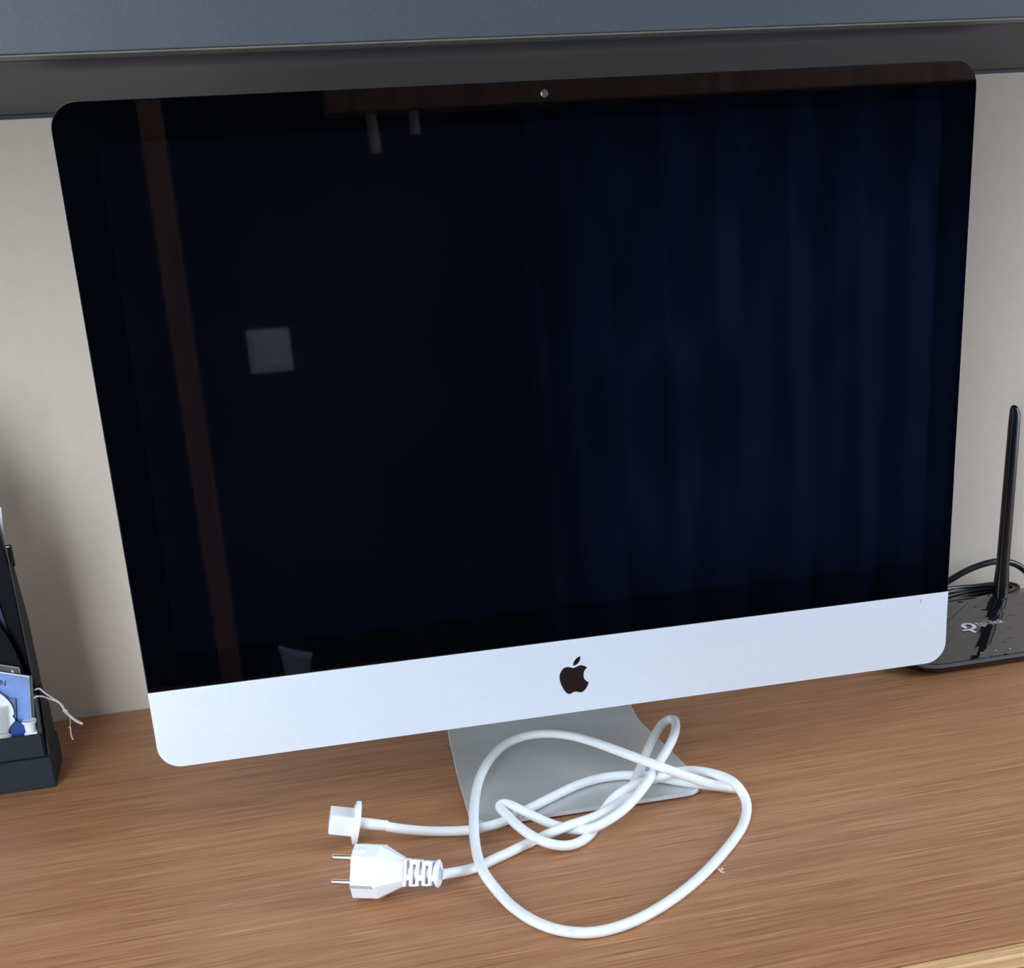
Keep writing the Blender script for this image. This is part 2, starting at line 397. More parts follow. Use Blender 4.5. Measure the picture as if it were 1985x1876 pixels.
# ------------------------------------------------------------------ desk
DY0 = -0.312
desk = tag(empty('desk', (0, 0, FZ)), 'brown wood-grain desk top with a paler front edge', 'desk')
def child_world(o, parent):
    o.parent = parent; o.matrix_parent_inverse = Matrix.Translation(-parent.location)
    return o
bm = new(); box(bm, -1.25, 1.45, DY0, WY - 0.001, -0.036, 0.0, 0.0012, 2)
child_world(finish('desktop', bm, M['desk']), desk)
bm = new(); box(bm, -1.25, 1.45, DY0 - 0.012, DY0 - 0.0002, -0.060, -0.0008, 0.002, 3)
child_world(finish('front_edging', bm, M['desk_edge']), desk)
for x in (-1.2, 1.38):
    bm = new(); box(bm, x, x + 0.03, DY0 + 0.02, WY - 0.02, FZ, -0.036)
    child_world(finish('side_panel', bm, M['desk']), desk)

# ------------------------------------------------------------------ wall cabinet above
CY0, CZ0 = -0.080, 0.544
cab = tag(empty('wall_cabinet', (0, WY, CZ0)), 'long slate grey wall cabinet overhanging the computer', 'cabinet')
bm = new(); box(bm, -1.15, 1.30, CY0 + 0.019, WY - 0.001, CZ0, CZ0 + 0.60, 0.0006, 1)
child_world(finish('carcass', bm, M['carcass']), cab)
bm = new(); box(bm, -1.15, 1.30, CY0, CY0 + 0.018, CZ0 + 0.0016, CZ0 + 0.598, 0.0008, 2)
child_world(finish('front_panel', bm, M['cabinet']), cab)
bm = new(); box(bm, -1.15, 1.30, CY0 - 0.0003, CY0 + 0.018, CZ0 + 0.0003, CZ0 + 0.0014, 0.0003, 1)
child_world(finish('edge_banding', bm, M['cab_edge']), cab)
bm = new(); box(bm, -1.15, 1.30, WY - 0.007, WY - 0.0012, CZ0 - 0.003, CZ0 - 0.0002)  # dark strip painting in the shadow gap between cabinet and wall
child_world(finish('rear_shade_strip', bm, M['cab_shade']), cab)

# ------------------------------------------------------------------ all-in-one computer
YAW = -R(1.35); TILT = -R(1.0); GAP = 0.066
HW, HH, CH = 0.325, 0.4625, 0.0613
imac = tag(empty('desktop_computer', (0, 0, 0), YAW), 'large silver and black all-in-one computer with a dark screen', 'computer')
ct, st = math.cos(TILT), math.sin(TILT)
def head(v):
    return Vector((v[0], v[1] * ct - v[2] * st, v[1] * st + v[2] * ct + GAP))
def rrect(x0, x1, z0, z1, r, corners, n=10):
    """corners: set of 'bl','br','tr','tl' that are rounded"""
    out = []
    for nm, cx, cz, a0 in (('bl', x0 + r, z0 + r, 180), ('br', x1 - r, z0 + r, 270), ('tr', x1 - r, z1 - r, 0), ('tl', x0 + r, z1 - r, 90)):
        if nm in corners:
            for k in range(n + 1):
                a = R(a0 + 90 * k / n); out.append((cx + r * math.cos(a), cz + r * math.sin(a)))
        else:
            out.append({'bl': (x0, z0), 'br': (x1, z0), 'tr': (x1, z1), 'tl': (x0, z1)}[nm])
    return out
RC = 0.0172
def plate(name, pts, y0, y1, m, parent, bev=0.0):
    bm = new(); prism(bm, pts, 'y', y0, y1)
    if bev:
        es = [e for e in bm.edges if all(abs(v.co.y - y0) < 1e-7 for v in e.verts)]
        bmesh.ops.bevel(bm, geom=es, offset=bev, segments=2, affect='EDGES', profile=0.5)
    for v in bm.verts: v.co = head(v.co)
    return finish(name, bm, m, parent)
glass = plate('front_glass', rrect(-HW + 0.0006, HW - 0.0006, CH + 0.0003, HH - 0.0006, RC, {'tl', 'tr'}), 0.0, 0.003, M['glass'], imac, 0.0004)
pnl = plate('display_panel', rrect(-0.2985, 0.2985, CH + 0.028, 0.4365, 0.001, set()), -0.00012, 0.0005, M['panel'], glass)
bm = new(); lathe_z(bm, [(0.0026, 0.0), (0.0026, 0.0004), (0.0018, 0.0007)], (0, 0, 0), 20)
for v in bm.verts: v.co = head((v.co.x + 0.0001, -v.co.z, v.co.y + 0.4536))
o = finish('camera_lens', bm, M['lens'], glass); o['label'] = 'small grey camera dot'
chin = plate('chin', rrect(-HW, HW, 0.0, CH, RC, {'bl', 'br'}), 0.0, 0.004, M['alu'], imac, 0.0005)
o = plate('scuff_mark', [(0.2995, 0.0538), (0.3000, 0.0536), (0.3007, 0.0570), (0.3001, 0.0578)], -0.00008, 0.0004, M['slot'], chin)
# back housing: thin at the rim, domed to the centre
bm = new(); nu, nv = 28, 22; outl = rrect(-HW, HW, 0, HH, RC, {'bl', 'br', 'tl', 'tr'}, 10)
cx_, cz_ = 0.0, HH / 2
rings = []
steps = [1.0, 0.995, 0.97, 0.9, 0.78, 0.62, 0.45, 0.28, 0.12]
for k, s_ in enumerate(steps):
    dep = 0.0038 if k == 0 else 0.0046 + 0.045 * (1 - s_ ** 2) ** 0.9
    rings.append([bm.verts.new((cx_ + (p[0] - cx_) * s_, dep, cz_ + (p[1] - cz_) * s_)) for p in outl])
front = [bm.verts.new((p[0], 0.0031 if k >= 0 else 0, p[1])) for k, p in enumerate(outl)]
allr = [front] + rings
for a in range(len(allr) - 1):
    for i in range(len(outl)):
        bm.faces.new((allr[a][i], allr[a + 1][i], allr[a + 1][(i + 1) % len(outl)], allr[a][(i + 1) % len(outl)]))
bm.faces.new(allr[-1])
for v in bm.verts: v.co = head(v.co)
finish('rear_housing', bm, M['alu'], imac, smooth=True, angle=50)
# emblem: apple body with bite, and its leaf
BODY=[(0.00083,0.03757),(0.00299,0.03815),(0.00516,0.03886),(0.00731,0.03897),(0.00941,0.03829),(0.01087,0.03735),(0.01189,0.03620),(0.01034,0.03518),(0.00919,0.03336),(0.00865,0.03079),(0.00888,0.02834),(0.00974,0.02645),(0.01118,0.02493),(0.01265,0.02406),(0.01200,0.02207),(0.01083,0.01988),(0.00937,0.01808),(0.00789,0.01682),(0.00627,0.01629),(0.00456,0.01653),(0.00265,0.01724),(0.00116,0.01754),(-0.00036,0.01722),(-0.00189,0.01655),(-0.00341,0.01618),(-0.00489,0.01661),(-0.00621,0.01782),(-0.00752,0.01977),(-0.00889,0.02240),(-0.01001,0.02542),(-0.01072,0.02838),(-0.01091,0.03127),(-0.01042,0.03405),(-0.00938,0.03610),(-0.00789,0.03787),(-0.00593,0.03883),(-0.00379,0.03893),(-0.00148,0.03832)]
LEAF=[(0.00071,0.03946),(0.00088,0.04128),(0.00197,0.04353),(0.00377,0.04547),(0.00551,0.04629),(0.00679,0.04642),(0.00664,0.04487),(0.00586,0.04279),(0.00428,0.04091),(0.00243,0.03984)]
def closed_smooth(P, sharp, sub=4):
    n = len(P); out = []
    for i in range(n):
        p0, p1, p2, p3 = P[i - 1], P[i], P[(i + 1) % n], P[(i + 2) % n]
        if i in sharp: p0 = (2 * p1[0] - p2[0], 2 * p1[1] - p2[1])
        if (i + 1) % n in sharp: p3 = (2 * p2[0] - p1[0], 2 * p2[1] - p1[1])
        for k in range(sub):
            t = k / sub
            out.append(tuple(0.5 * (2 * p1[j] + (p2[j] - p0[j]) * t + (2 * p0[j] - 5 * p1[j] + 4 * p2[j] - p3[j]) * t * t + (3 * p1[j] - p0[j] - 3 * p2[j] + p3[j]) * t ** 3) for j in (0, 1)))
    return out
lg = plate('emblem', closed_smooth(BODY, {6, 13}), -0.00025, 0.0006, M['logo'], imac)
lg['label'] = 'black apple emblem with a bite'
plate('leaf', closed_smooth(LEAF, {0, 5}), -0.00025, 0.0006, M['logo'], lg)
# stand: bent aluminium sheet, foot tapering backwards, neck rising behind the screen
def foot_hw(y):
    tab = [(-0.050, 0.0972), (0.0, 0.0945), (0.07, 0.0905), (0.11, 0.0865), (0.145, 0.081), (0.16, 0.078), (0.3, 0.075)]
    for (a, wa), (b, wb) in zip(tab, tab[1:]):
        if y <= b: w = wa + (wb - wa) * (y - a) / (b - a); break
    else: w = tab[-1][1]
    r = 0.021
    if y < -0.050 + r:
        q = r - (y + 0.050); w = w - r + math.sqrt(max(r * r - q * q, 0)) 
    return w
TH = 0.0032
st_path = [(-0.0500, 0), (-0.0496, 0), (-0.0485, 0), (-0.046, 0), (-0.042, 0), (-0.037, 0), (-0.032, 0), (-0.028, 0), (0.0, 0), (0.05, 0), (0.10, 0.0)]
for k in range(1, 11):
    a = R(100 * k / 10); st_path.append((0.10 + 0.05 * math.sin(a), 0.05 - 0.05 * math.cos(a)))
e = st_path[-1]; st_path += [(e[0] - 0.02, e[1] + 0.10), (e[0] - 0.045, e[1] + 0.19), (e[0] - 0.085, e[1] + 0.215)]
st_path = [(y, z + 0.0018) for (y, z) in st_path]
bm = new(); prof = []
for i, (y, z) in enumerate(st_path):
    y0, z0 = st_path[max(i - 1, 0)]; y1, z1 = st_path[min(i + 1, len(st_path) - 1)]
    d = math.hypot(y1 - y0, z1 - z0); ny, nz2 = -(z1 - z0) / d, (y1 - y0) / d
    w = foot_hw(y) if i < 12 else max(0.074, 0.0865 - 0.0015 * (i - 10))
    if i >= 11: w = foot_hw(0.10 + 0.0045 * (i - 10)) if i < 21 else 0.078
    c = -0.001
    cb = 0.0006
    prof.append([bm.verts.new(p) for p in ((c - w, y, z), (c + w, y, z), (c + w, y + ny * (TH - cb), z + nz2 * (TH - cb)), (c + w - cb, y + ny * TH, z + nz2 * TH), (c - w + cb, y + ny * TH, z + nz2 * TH), (c - w, y + ny * (TH - cb), z + nz2 * (TH - cb)))])
for a, b in zip(prof, prof[1:]):
    for k in range(6): bm.faces.new((a[k], b[k], b[(k + 1) % 6], a[(k + 1) % 6])).material_index = 1 if (k in (1, 2, 4, 5) and a[0].co.y < -0.03) else 0
bm.faces.new(prof[0]).material_index = 1; bm.faces.new(prof[-1][::-1])
stand = finish('stand', bm, [M['alu_stand'], M['alu']], imac, smooth=True, angle=18)
stand['label'] = 'grey aluminium stand with a flat tapered foot'

bm = new(); box(bm, -0.088, 0.086, -0.042, 0.115, 0.0, 0.0019, 0.0005, 1)
finish('rubber_pad', bm, M['satin_black'], stand)

# ------------------------------------------------------------------ power cord
CABLE=[(-0.1639,-0.0390,0.0115),(-0.1568,-0.0414,0.0100),(-0.1465,-0.0440,0.0078),(-0.1308,-0.0469,0.0052),(-0.1135,-0.0519,0.0048),(-0.1019,-0.0586,0.0070),(-0.0915,-0.0616,0.0090),(-0.0780,-0.0588,0.0092),(-0.0628,-0.0497,0.0092),(-0.0473,-0.0405,0.0092),(-0.0269,-0.0283,0.0092),(-0.0037,-0.0155,0.0092),(0.0178,-0.0100,0.0092),(0.0371,-0.0121,0.0092),(0.0510,-0.0183,0.0092),(0.0619,-0.0272,0.0092),(0.0725,-0.0364,0.0090),(0.0854,-0.0445,0.0080),(0.0976,-0.0488,0.0060),(0.1086,-0.0536,0.0046),(0.1134,-0.0598,0.0058),(0.1130,-0.0663,0.0088),(0.1094,-0.0702,0.0118),(0.1010,-0.0696,0.0142),(0.0906,-0.0663,0.0165),(0.0788,-0.0617,0.0205),(0.0646,-0.0582,0.0270),(0.0531,-0.0528,0.0318),(0.0419,-0.0292,0.0310),(0.0298,0.0072,0.0270),(0.0147,0.0451,0.0230),(-0.0022,0.0671,0.0205),(-0.0230,0.0758,0.0185),(-0.0436,0.0687,0.0170),(-0.0637,0.0440,0.0160),(-0.0801,0.0100,0.0155),(-0.0920,-0.0286,0.0155),(-0.1004,-0.0645,0.0160),(-0.1054,-0.0913,0.0145),(-0.1081,-0.1163,0.0125),(-0.1077,-0.1359,0.0105),(-0.1033,-0.1523,0.0065),(-0.0979,-0.1709,0.0038),(-0.0900,-0.1919,0.0034),(-0.0772,-0.2101,0.0034),(-0.0596,-0.2209,0.0034),(-0.0405,-0.2215,0.0034),(-0.0189,-0.2149,0.0034),(0.0102,-0.1985,0.0034),(0.0394,-0.1759,0.0034),(0.0687,-0.1475,0.0034),(0.0916,-0.1215,0.0036),(0.1056,-0.0999,0.0065),(0.1086,-0.0893,0.0120),(0.1053,-0.0825,0.0195),(0.1015,-0.0707,0.0215),(0.0934,-0.0544,0.0205),(0.0828,-0.0411,0.0185),(0.0704,-0.0372,0.0172),(0.0544,-0.0430,0.0175),(0.0429,-0.0480,0.0190),(0.0296,-0.0560,0.0210),(0.0132,-0.0621,0.0175),(0.0036,-0.0664,0.0115),(-0.0039,-0.0715,0.0052),(-0.0156,-0.0896,0.0042),(-0.0271,-0.1006,0.0045),(-0.0392,-0.1051,0.0055),(-0.0509,-0.1024,0.0078),(-0.0610,-0.0938,0.0108),(-0.0688,-0.0750,0.0125),(-0.0731,-0.0549,0.0135),(-0.0753,-0.0422,0.0145),(-0.0716,-0.0397,0.0155),(-0.0644,-0.0501,0.0155),(-0.0545,-0.0618,0.0125),(-0.0443,-0.0715,0.0090),(-0.0336,-0.0791,0.0064),(-0.0255,-0.0895,0.0085),(-0.0161,-0.0952,0.0112),(-0.0045,-0.0935,0.0140),(0.0103,-0.0880,0.0180),(0.0255,-0.0764,0.0220),(0.0406,-0.0605,0.0256),(0.0579,-0.0338,0.0252),(0.0813,0.0032,0.0225),(0.0996,0.0380,0.0205),(0.1068,0.0649,0.0185),(0.0992,0.0649,0.0170),(0.0836,0.0446,0.0160),(0.0636,0.0115,0.0155),(0.0491,-0.0157,0.0157),(0.0386,-0.0349,0.0155),(0.0214,-0.0600,0.0145),(0.0048,-0.0759,0.0148),(-0.0116,-0.0836,0.0138),(-0.0246,-0.0872,0.0135),(-0.0354,-0.0898,0.0132),(-0.0470,-0.0882,0.0090),(-0.0547,-0.0857,0.0052),(-0.0656,-0.0892,0.0038),(-0.0801,-0.0970,0.0034),(-0.0942,-0.1039,0.0034),(-0.1080,-0.1112,0.0040),(-0.1213,-0.1185,0.0070),(-0.1311,-0.1266,0.0115),(-0.1387,-0.1353,0.0165)]
cord = tag(empty('mains_cable', (CABLE[45][0], CABLE[45][1], 0)), 'white power cable lying knotted in a large loop before the computer', 'power cable')
def under(o, parent):
    o.parent = parent; o.matrix_parent_inverse = Matrix.Translation(-parent.location); return o
def sub(o, parent):
    o.parent = parent; return o
CR = 0.0038
path = catmull(CABLE, 5)
# relax a little so that bends stay round
for it in range(3):
    path = [path[0]] + [path[i] * 0.5 + (path[i - 1] + path[i + 1]) * 0.25 for i in range(1, len(path) - 1)] + [path[-1]]
for p in path: p.z = max(p.z, CR + 0.0001)
bm = new(); tube(bm, path, CR, 16)
cable = under(finish('cable', bm, M['white'], smooth=True, angle=60), cord)
# faint printed marks and lint on the cable
def near_path(px, py):
    return min(path, key=lambda p: (p.x - px) ** 2 + (p.y - py) ** 2)
cpos = Vector((-0.2482, -0.9108, 0.4542))
def decal(strokes, centre, along, size):
    view = (cpos - centre).normalized(); view = Vector((view.x * 0.2, view.y, view.z)); a = along.normalized()
    n = (view - a * view.dot(a)).normalized(); b = n.cross(a)
    bm = new()
    for s_ in strokes:
        pts = []
        for (u, v) in s_:
            ang = v * size / CR
            pts.append(centre + a * (u * size) + (n * math.cos(ang) + b * math.sin(ang)) * (CR + 0.00003))
        tube(bm, pts, 0.00011, 6)
    return bm
ip = min(range(len(path)), key=lambda i: (path[i] - Vector((-0.0705, -0.2145, 0.0034))).length)
al = (path[ip + 3] - path[ip - 3]).normalized()
marks = [[(-3.6, -0.3), (-3.2, 0.35), (-2.9, 0.3), (-2.2, -0.1), (-1.9, -0.2)], [(-3.0, -0.2), (-2.7, 0.1)], [(-0.6, 0.2), (-0.2, 0.25), (-0.3, -0.1)],
         [(0.9, 0.45), (0.9, -0.35)], [(1.0, 0.5), (2.0, 0.6), (2.8, 0.45)], [(1.0, -0.4), (2.0, -0.3), (3.0, -0.45)], [(2.9, -0.4), (2.8, 0.0)], [(1.1, 0.2), (2.4, 0.2)]]
o = finish('printed_marks', decal(marks, path[ip], al, 0.0022), M['print'], cable); o['label'] = 'faint reddish printed marks'
o.matrix_parent_inverse = Matrix.Identity(4)
bm = new()
for k in range(12):
    a = random.uniform(0, 6.28); q = Vector((0.0560, -0.1690, 0.0010))
    tube(bm, catmull([q, q + Vector((0.0020 * math.cos(a), 0.0022 * math.sin(a), 0.0010)), q + Vector((0.0022 * math.cos(a + 1.0) + 0.0008, -0.0030 + 0.0022 * math.sin(a + 1.0), 0.0004))], 4), 0.00022, 5)
sub(finish('lint_tuft', bm, M['fluff']), cable)['label'] = 'tuft of grey lint'

# appliance connector end
fl = Vector((-0.1849, -0.0357, 0.0168)); ax = (Vector((-0.1640, -0.0380, 0.0117)) - fl).normalized()
tf = frame_tf(fl, ax)
con = bpy.data.objects.new('appliance_connector', None); COL.objects.link(con); con.empty_display_size = 0.01; under(con, cord)
con['label'] = 'white square appliance connector with a round flange'
bm = new(); tbox(bm, tf, -0.0215, -0.0025, -0.0090, 0.0090, -0.0080, 0.0080, 0.0008, 2); sub(finish('socket_block', bm, M['white2']), con)
bm = new(); lathe_x(bm, [(-0.0035, 0.0132), (-0.0025, 0.0138), (-0.0025, 0.0162), (-0.0018, 0.0167), (0.0004, 0.0167), (0.0009, 0.0162)], tf, 40); sub(finish('flange', bm, M['white2'], smooth=True, angle=35), con)
bm = new(); lathe_x(bm, [(0.0005, 0.0046), (0.0030, 0.0044), (0.0225, 0.0042), (0.0232, 0.0037)], tf, 20); sub(finish('sleeve', bm, M['white2'], smooth=True, angle=35), con)

# wall plug end, lying on its side
face = Vector((-0.1948, -0.1150, 0.0197)); pax = (Vector((-0.1403, -0.1385, 0.0193)) - face).normalized()
roll = R(27)
side = Vector((0, 0, 1)).cross(pax).normalized()          # local y before rolling
def rolled(extra=0.0):
    return frame_tf(face, pax, Vector((0, 0, 1)) * math.cos(roll + extra) + side * math.sin(roll + extra))
tf = rolled()
plug = bpy.data.objects.new('wall_plug', None); COL.objects.link(plug); plug.empty_display_size = 0.01; under(plug, cord)
plug['label'] = 'white two-pin wall plug with a slotted strain relief'
bm = new()
def oct_ring(x, ry, rz, ch):
    pts = [(-ry, -rz + ch * 1.0), (-ry + ch, -rz), (ry - ch, -rz), (ry, -rz + ch), (ry, rz - ch), (ry - ch, rz), (-ry + ch, rz), (-ry, rz - ch)]
    return [bm.verts.new(tf((x, p[0], p[1]))) for p in pts]
RG = [oct_ring(*a) for a in ((0.0, 0.0165, 0.0184, 0.0082), (0.0006, 0.0170, 0.0186, 0.0082), (0.0185, 0.0168, 0.0184, 0.0082), (0.0200, 0.0160, 0.0172, 0.0076), (0.0345, 0.0088, 0.0098, 0.0040), (0.0352, 0.0084, 0.0094, 0.0038))]
for a, b in zip(RG, RG[1:]):
    for k in range(8): bm.faces.new((a[k], b[k], b[(k + 1) % 8], a[(k + 1) % 8]))
bm.faces.new(RG[0][::-1]); bm.faces.new(RG[-1])
sub(finish('body', bm, M['white2'], smooth=True, angle=25), plug)
for z in (0.0086, -0.0086):
    bm = new(); lathe_x(bm, [(-0.0190, 0.0008), (-0.0186, 0.0016), (-0.0174, 0.00205), (0.001, 0.00215)], lambda v, z=z: tf((v[0], v[1], v[2] + z)), 14)
    sub(finish('prong', bm, M['steel'], smooth=True, angle=50), plug)
bm = new(); tbox(bm, tf, 0.0001, 0.0158, -0.01705, -0.0150, -0.0116, -0.0096); sub(finish('side_slot', bm, M['slot']), plug)
bm = new(); tbox(bm, rolled(R(45)), 0.0002, 0.0095, -0.0202, -0.0170, -0.0006, 0.0022, 0.0004, 1); sub(finish('top_rib', bm, M['white2']), plug)
bm = new()
lathe_x(bm, [(0.034, 0.0050), (0.060, 0.0046)], tf, 16)
for k in range(5):
    x = 0.0350 + 0.0045 * k; h = 0.0096 - 0.0003 * k
    tbox(bm, tf, x, x + 0.0027, -0.0075, 0.0075, -h, h, 0.0006, 1)
    if k % 2 == 0:
        tbox(bm, tf, x + 0.0022, x + 0.0050, -0.0072, 0.0072, -0.0050, -0.0010)
    else:
        tbox(bm, tf, x + 0.0022, x + 0.0050, -0.0072, 0.0072, h - 0.0034, h - 0.0002)
        tbox(bm, tf, x + 0.0022, x + 0.0050, -0.0072, 0.0072, -h + 0.0002, -h + 0.0016)
lathe_x(bm, [(0.0560, 0.0068), (0.0578, 0.0096), (0.0592, 0.0098), (0.0600, 0.0085)], tf, 20)
sub(finish('strain_relief', bm, M['white2'], smooth=True, angle=30), plug)
for p_ in (con, plug):
    p_.matrix_parent_inverse = Matrix.Translation(-cord.location)

# ------------------------------------------------------------------ router
RXA, RXB, RYA, RYB = 0.372, 0.615, 0.1085, 0.229
router = tag(empty('wifi_router', ((RXA + RXB) / 2, (RYA + RYB) / 2, 0)), 'glossy black wireless router with an upright antenna', 'router')
def topz(y): return 0.0118 + (y - RYA) * 0.1615
outline = rrect(RXA, RXB, RYA, RYB, 0.026, {'bl', 'br', 'tl', 'tr'}, 8)
bm = new()
def ring(ins, fz): 
    cxr, cyr = (RXA + RXB) / 2, (RYA + RYB) / 2
    out = []
    for p in outline:
        d = Vector((p[0] - cxr, p[1] - cyr)); sx = 1 - ins / abs((RXB - RXA) / 2); sy = 1 - ins / abs((RYB - RYA) / 2)
        x, y = cxr + d.x * sx, cyr + d.y * sy; out.append(bm.verts.new((x, y, fz(y))))
    return out
rs = [ring(0.010, lambda y: 0.0), ring(0.0035, lambda y: 0.0035), ring(0.0, lambda y: min(0.008, topz(y) - 0.003)), ring(0.0, lambda y: topz(y) - 0.0030)]
for a, b in zip(rs, rs[1:]):
    for k in range(len(a)): bm.faces.new((a[k], b[k], b[(k + 1) % len(a)], a[(k + 1) % len(a)]))
bm.faces.new(rs[0][::-1]); bm.faces.new(rs[-1])
under(finish('base', bm, M['satin_black'], smooth=True, angle=30), router)
bm = new()
rs = [ring(0.0, lambda y: topz(y) - 0.0030), ring(0.0, lambda y: topz(y) - 0.0012), ring(0.0022, lambda y: topz(y) - 0.0004), ring(0.0030, lambda y: topz(y) - 0.0012)]
for a, b in zip(rs, rs[1:]):
    for k in range(len(a)): bm.faces.new((a[k], b[k], b[(k + 1) % len(a)], a[(k + 1) % len(a)]))
bm.faces.new(rs[0][::-1]); bm.faces.new(rs[-1])
under(finish('rim', bm, M['rim'], smooth=True, angle=30), router)
# top cover: long slanted facets that break up the reflections
cover = bpy.data.objects.new('top_cover', None); COL.objects.link(cover); cover.empty_display_size = 0.01; under(cover, router)
rnd = random.Random(3)
def clip_poly(poly, a, b, c):
    out = []
    for i in range(len(poly)):
        p, q = poly[i], poly[(i + 1) % len(poly)]
        dp = a * p[0] + b * p[1] - c; dq = a * q[0] + b * q[1] - c
        if dp <= 0: out.append(p)
        if (dp < 0 < dq) or (dq < 0 < dp):
            t = dp / (dp - dq); out.append((p[0] + (q[0] - p[0]) * t, p[1] + (q[1] - p[1]) * t))
    return out
ux = Vector((0.80, 0.60)); uy = Vector((-0.60, 0.80))      # facet direction
inner = [(((p[0] - 0.4935) * (1 - 0.0026 / 0.1215)) + 0.4935, ((p[1] - 0.16875) * (1 - 0.0026 / 0.060)) + 0.16875) for p in outline]
band = 0.0088
for kb in range(-20, 21):
    pos = -0.30 + rnd.uniform(0, 0.03)
    while pos < 0.30:
        ln = rnd.uniform(0.022, 0.050)
        poly = inner
        c0 = Vector((0.4935, 0.17725))
        def half(nv, off): return (nv.x, nv.y, nv.dot(c0) + off)
        for (a, b, c) in (half(uy, (kb + 1) * band), half(-uy, -kb * band), half((ux + uy * 0.5).normalized(), (pos + ln) * 0.894 ), half(-(ux + uy * 0.5).normalized(), -pos * 0.894)):
            poly = clip_poly(poly, a, b, c)
            if len(poly) < 3: break
        if len(poly) >= 3:
            ar = abs(sum(poly[i][0] * poly[(i + 1) % len(poly)][1] - poly[(i + 1) % len(poly)][0] * poly[i][1] for i in range(len(poly)))) / 2
            if ar > 8e-6:
                mx_ = sum(p[0] for p in poly) / len(poly); my_ = sum(p[1] for p in poly) / len(poly)
                t1_, t2_ = rnd.uniform(-0.018, 0.018), rnd.uniform(-0.13, 0.13); ta, tb = ux.x * t1_ + uy.x * t2_, ux.y * t1_ + uy.y * t2_
                near = any(0.444 < p[0] < 0.516 and 0.152 < p[1] < 0.186 for p in poly + [(mx_, my_)])
                if near: ta, tb = ta * 0.35, tb * 0.35
                if my_ < 0.126: ta, tb = ta * 0.5, tb * 0.5
                bm = new()
                topv = [bm.verts.new((p[0], p[1], topz(p[1]) + 0.0002 + (p[0] - mx_) * ta + (p[1] - my_) * tb)) for p in poly]
                botv = [bm.verts.new((p[0], p[1], topz(p[1]) - 0.0022)) for p in poly]
                bm.faces.new(topv); bm.faces.new(botv[::-1])
                for i in range(len(poly)): bm.faces.new((topv[i], botv[i], botv[(i + 1) % len(poly)], topv[(i + 1) % len(poly)]))
                sub(finish('facet', bm, M['gloss_black']), cover)
        pos += ln
cover.matrix_parent_inverse = Matrix.Translation(-router.location)
# antenna: flat paddle with a slanted rounded tip on a swivel base
AX, AY = 0.534, 0.226
bm = new()
secs = [(0.020, 0.0072, 0.0058), (0.036, 0.0078, 0.0062), (0.048, 0.0074, 0.0060), (0.062, 0.0066, 0.0050), (0.14, 0.0062, 0.0046), (0.214, 0.0058, 0.0042), (0.2215, 0.0056, 0.0040), (0.2265, 0.0044, 0.0034), (0.2300, 0.0026, 0.0022), (0.2308, 0.0008, 0.0008)]
rr = []
for (z, a, b) in secs:
    sh = -0.0016 * max(0, (z - 0.2215) / 0.008)
    rr.append([bm.verts.new((AX + sh + a * math.copysign(abs(math.cos(t)) ** 0.7, math.cos(t)), AY + b * math.copysign(abs(math.sin(t)) ** 0.7, math.sin(t)), z)) for t in [2 * math.pi * k / 20 for k in range(20)]])
for a, b in zip(rr, rr[1:]):
    for k in range(20): bm.faces.new((a[k], a[(k + 1) % 20], b[(k + 1) % 20], b[k]))
bm.faces.new(rr[0][::-1]); bm.faces.new(rr[-1])
ant = under(finish('antenna', bm, M['satin_black'], smooth=True, angle=50), router)
bm = new(); tube(bm, [(AX - 0.010, AY + 0.003, 0.0235), (AX + 0.010, AY + 0.003, 0.0235)], 0.0075, 18)
sub(finish('hinge', bm, M['gloss_black'], smooth=True, angle=40), ant)
# printed emblem, lettering and indicator dots lying on the sloping top
def on_top(u, v, c, s):
    x = c[0] + u * s; y = c[1] + v * s; return Vector((x, y, topz(y) + 0.00066))
def strokes_top(name, strokes, c, s, th, m, parent):
    bm = new()
    for st_ in strokes:
        P = [on_top(u, v, c, s) for (u, v) in st_]
        for a, b in zip(P, P[1:]):
            d = (b - a); d2 = Vector((d.x, d.y, 0)); n2 = Vector((-d2.y, d2.x, 0)).normalized() * th
            e = d.normalized() * th * 0.5
            q = [a - e + n2, b + e + n2, b + e - n2, a - e - n2]
            top = [bm.verts.new(p) for p in q]; bot = [bm.verts.new(p - Vector((0, 0, 0.00012))) for p in q]
            bm.faces.new(top); bm.faces.new(bot[::-1])
            for i in range(4): bm.faces.new((top[i], bot[i], bot[(i + 1) % 4], top[(i + 1) % 4]))
    return sub(finish(name, bm, m), parent)
arc = lambda cx, cy, r, a0, a1, n=14: [(cx + r * math.cos(R(a0 + (a1 - a0) * k / n)), cy + r * math.sin(R(a0 + (a1 - a0) * k / n))) for k in range(n + 1)]
lgo = strokes_top('printed_emblem', [arc(0.15, 0.25, 0.60, 205, -80, 22), [(-0.95, -0.50), (0.05, -0.50)], [(-0.15, -0.50), (0.02, -1.15)]], (0.4625, 0.1700), 0.0090, 0.0020, M['print_white'], router)
lgo['label'] = 'white round printed emblem'
LT = {'t': [[(0, 1.4), (0, 0.15), (0.15, 0), (0.4, 0)], [(-0.2, 1.0), (0.4, 1.0)]],
      'p': [[(0, -0.45), (0, 1.0)], arc(0.38, 0.5, 0.42, 130, -130, 10)],
      '-': [[(0, 0.5), (0.45, 0.5)]],
      'l': [[(0, 0), (0, 1.5)]], 'i': [[(0, 0), (0, 1.0)], [(0, 1.3), (0, 1.45)]],
      'n': [[(0, 0), (0, 1.0)], [(0, 0.75), (0.3, 1.0), (0.55, 0.85), (0.6, 0.0)]],
      'k': [[(0, 0), (0, 1.5)], [(0.5, 1.0), (0.02, 0.45)], [(0.15, 0.55), (0.55, 0)]]}
st_all = []; cx2 = 0.0
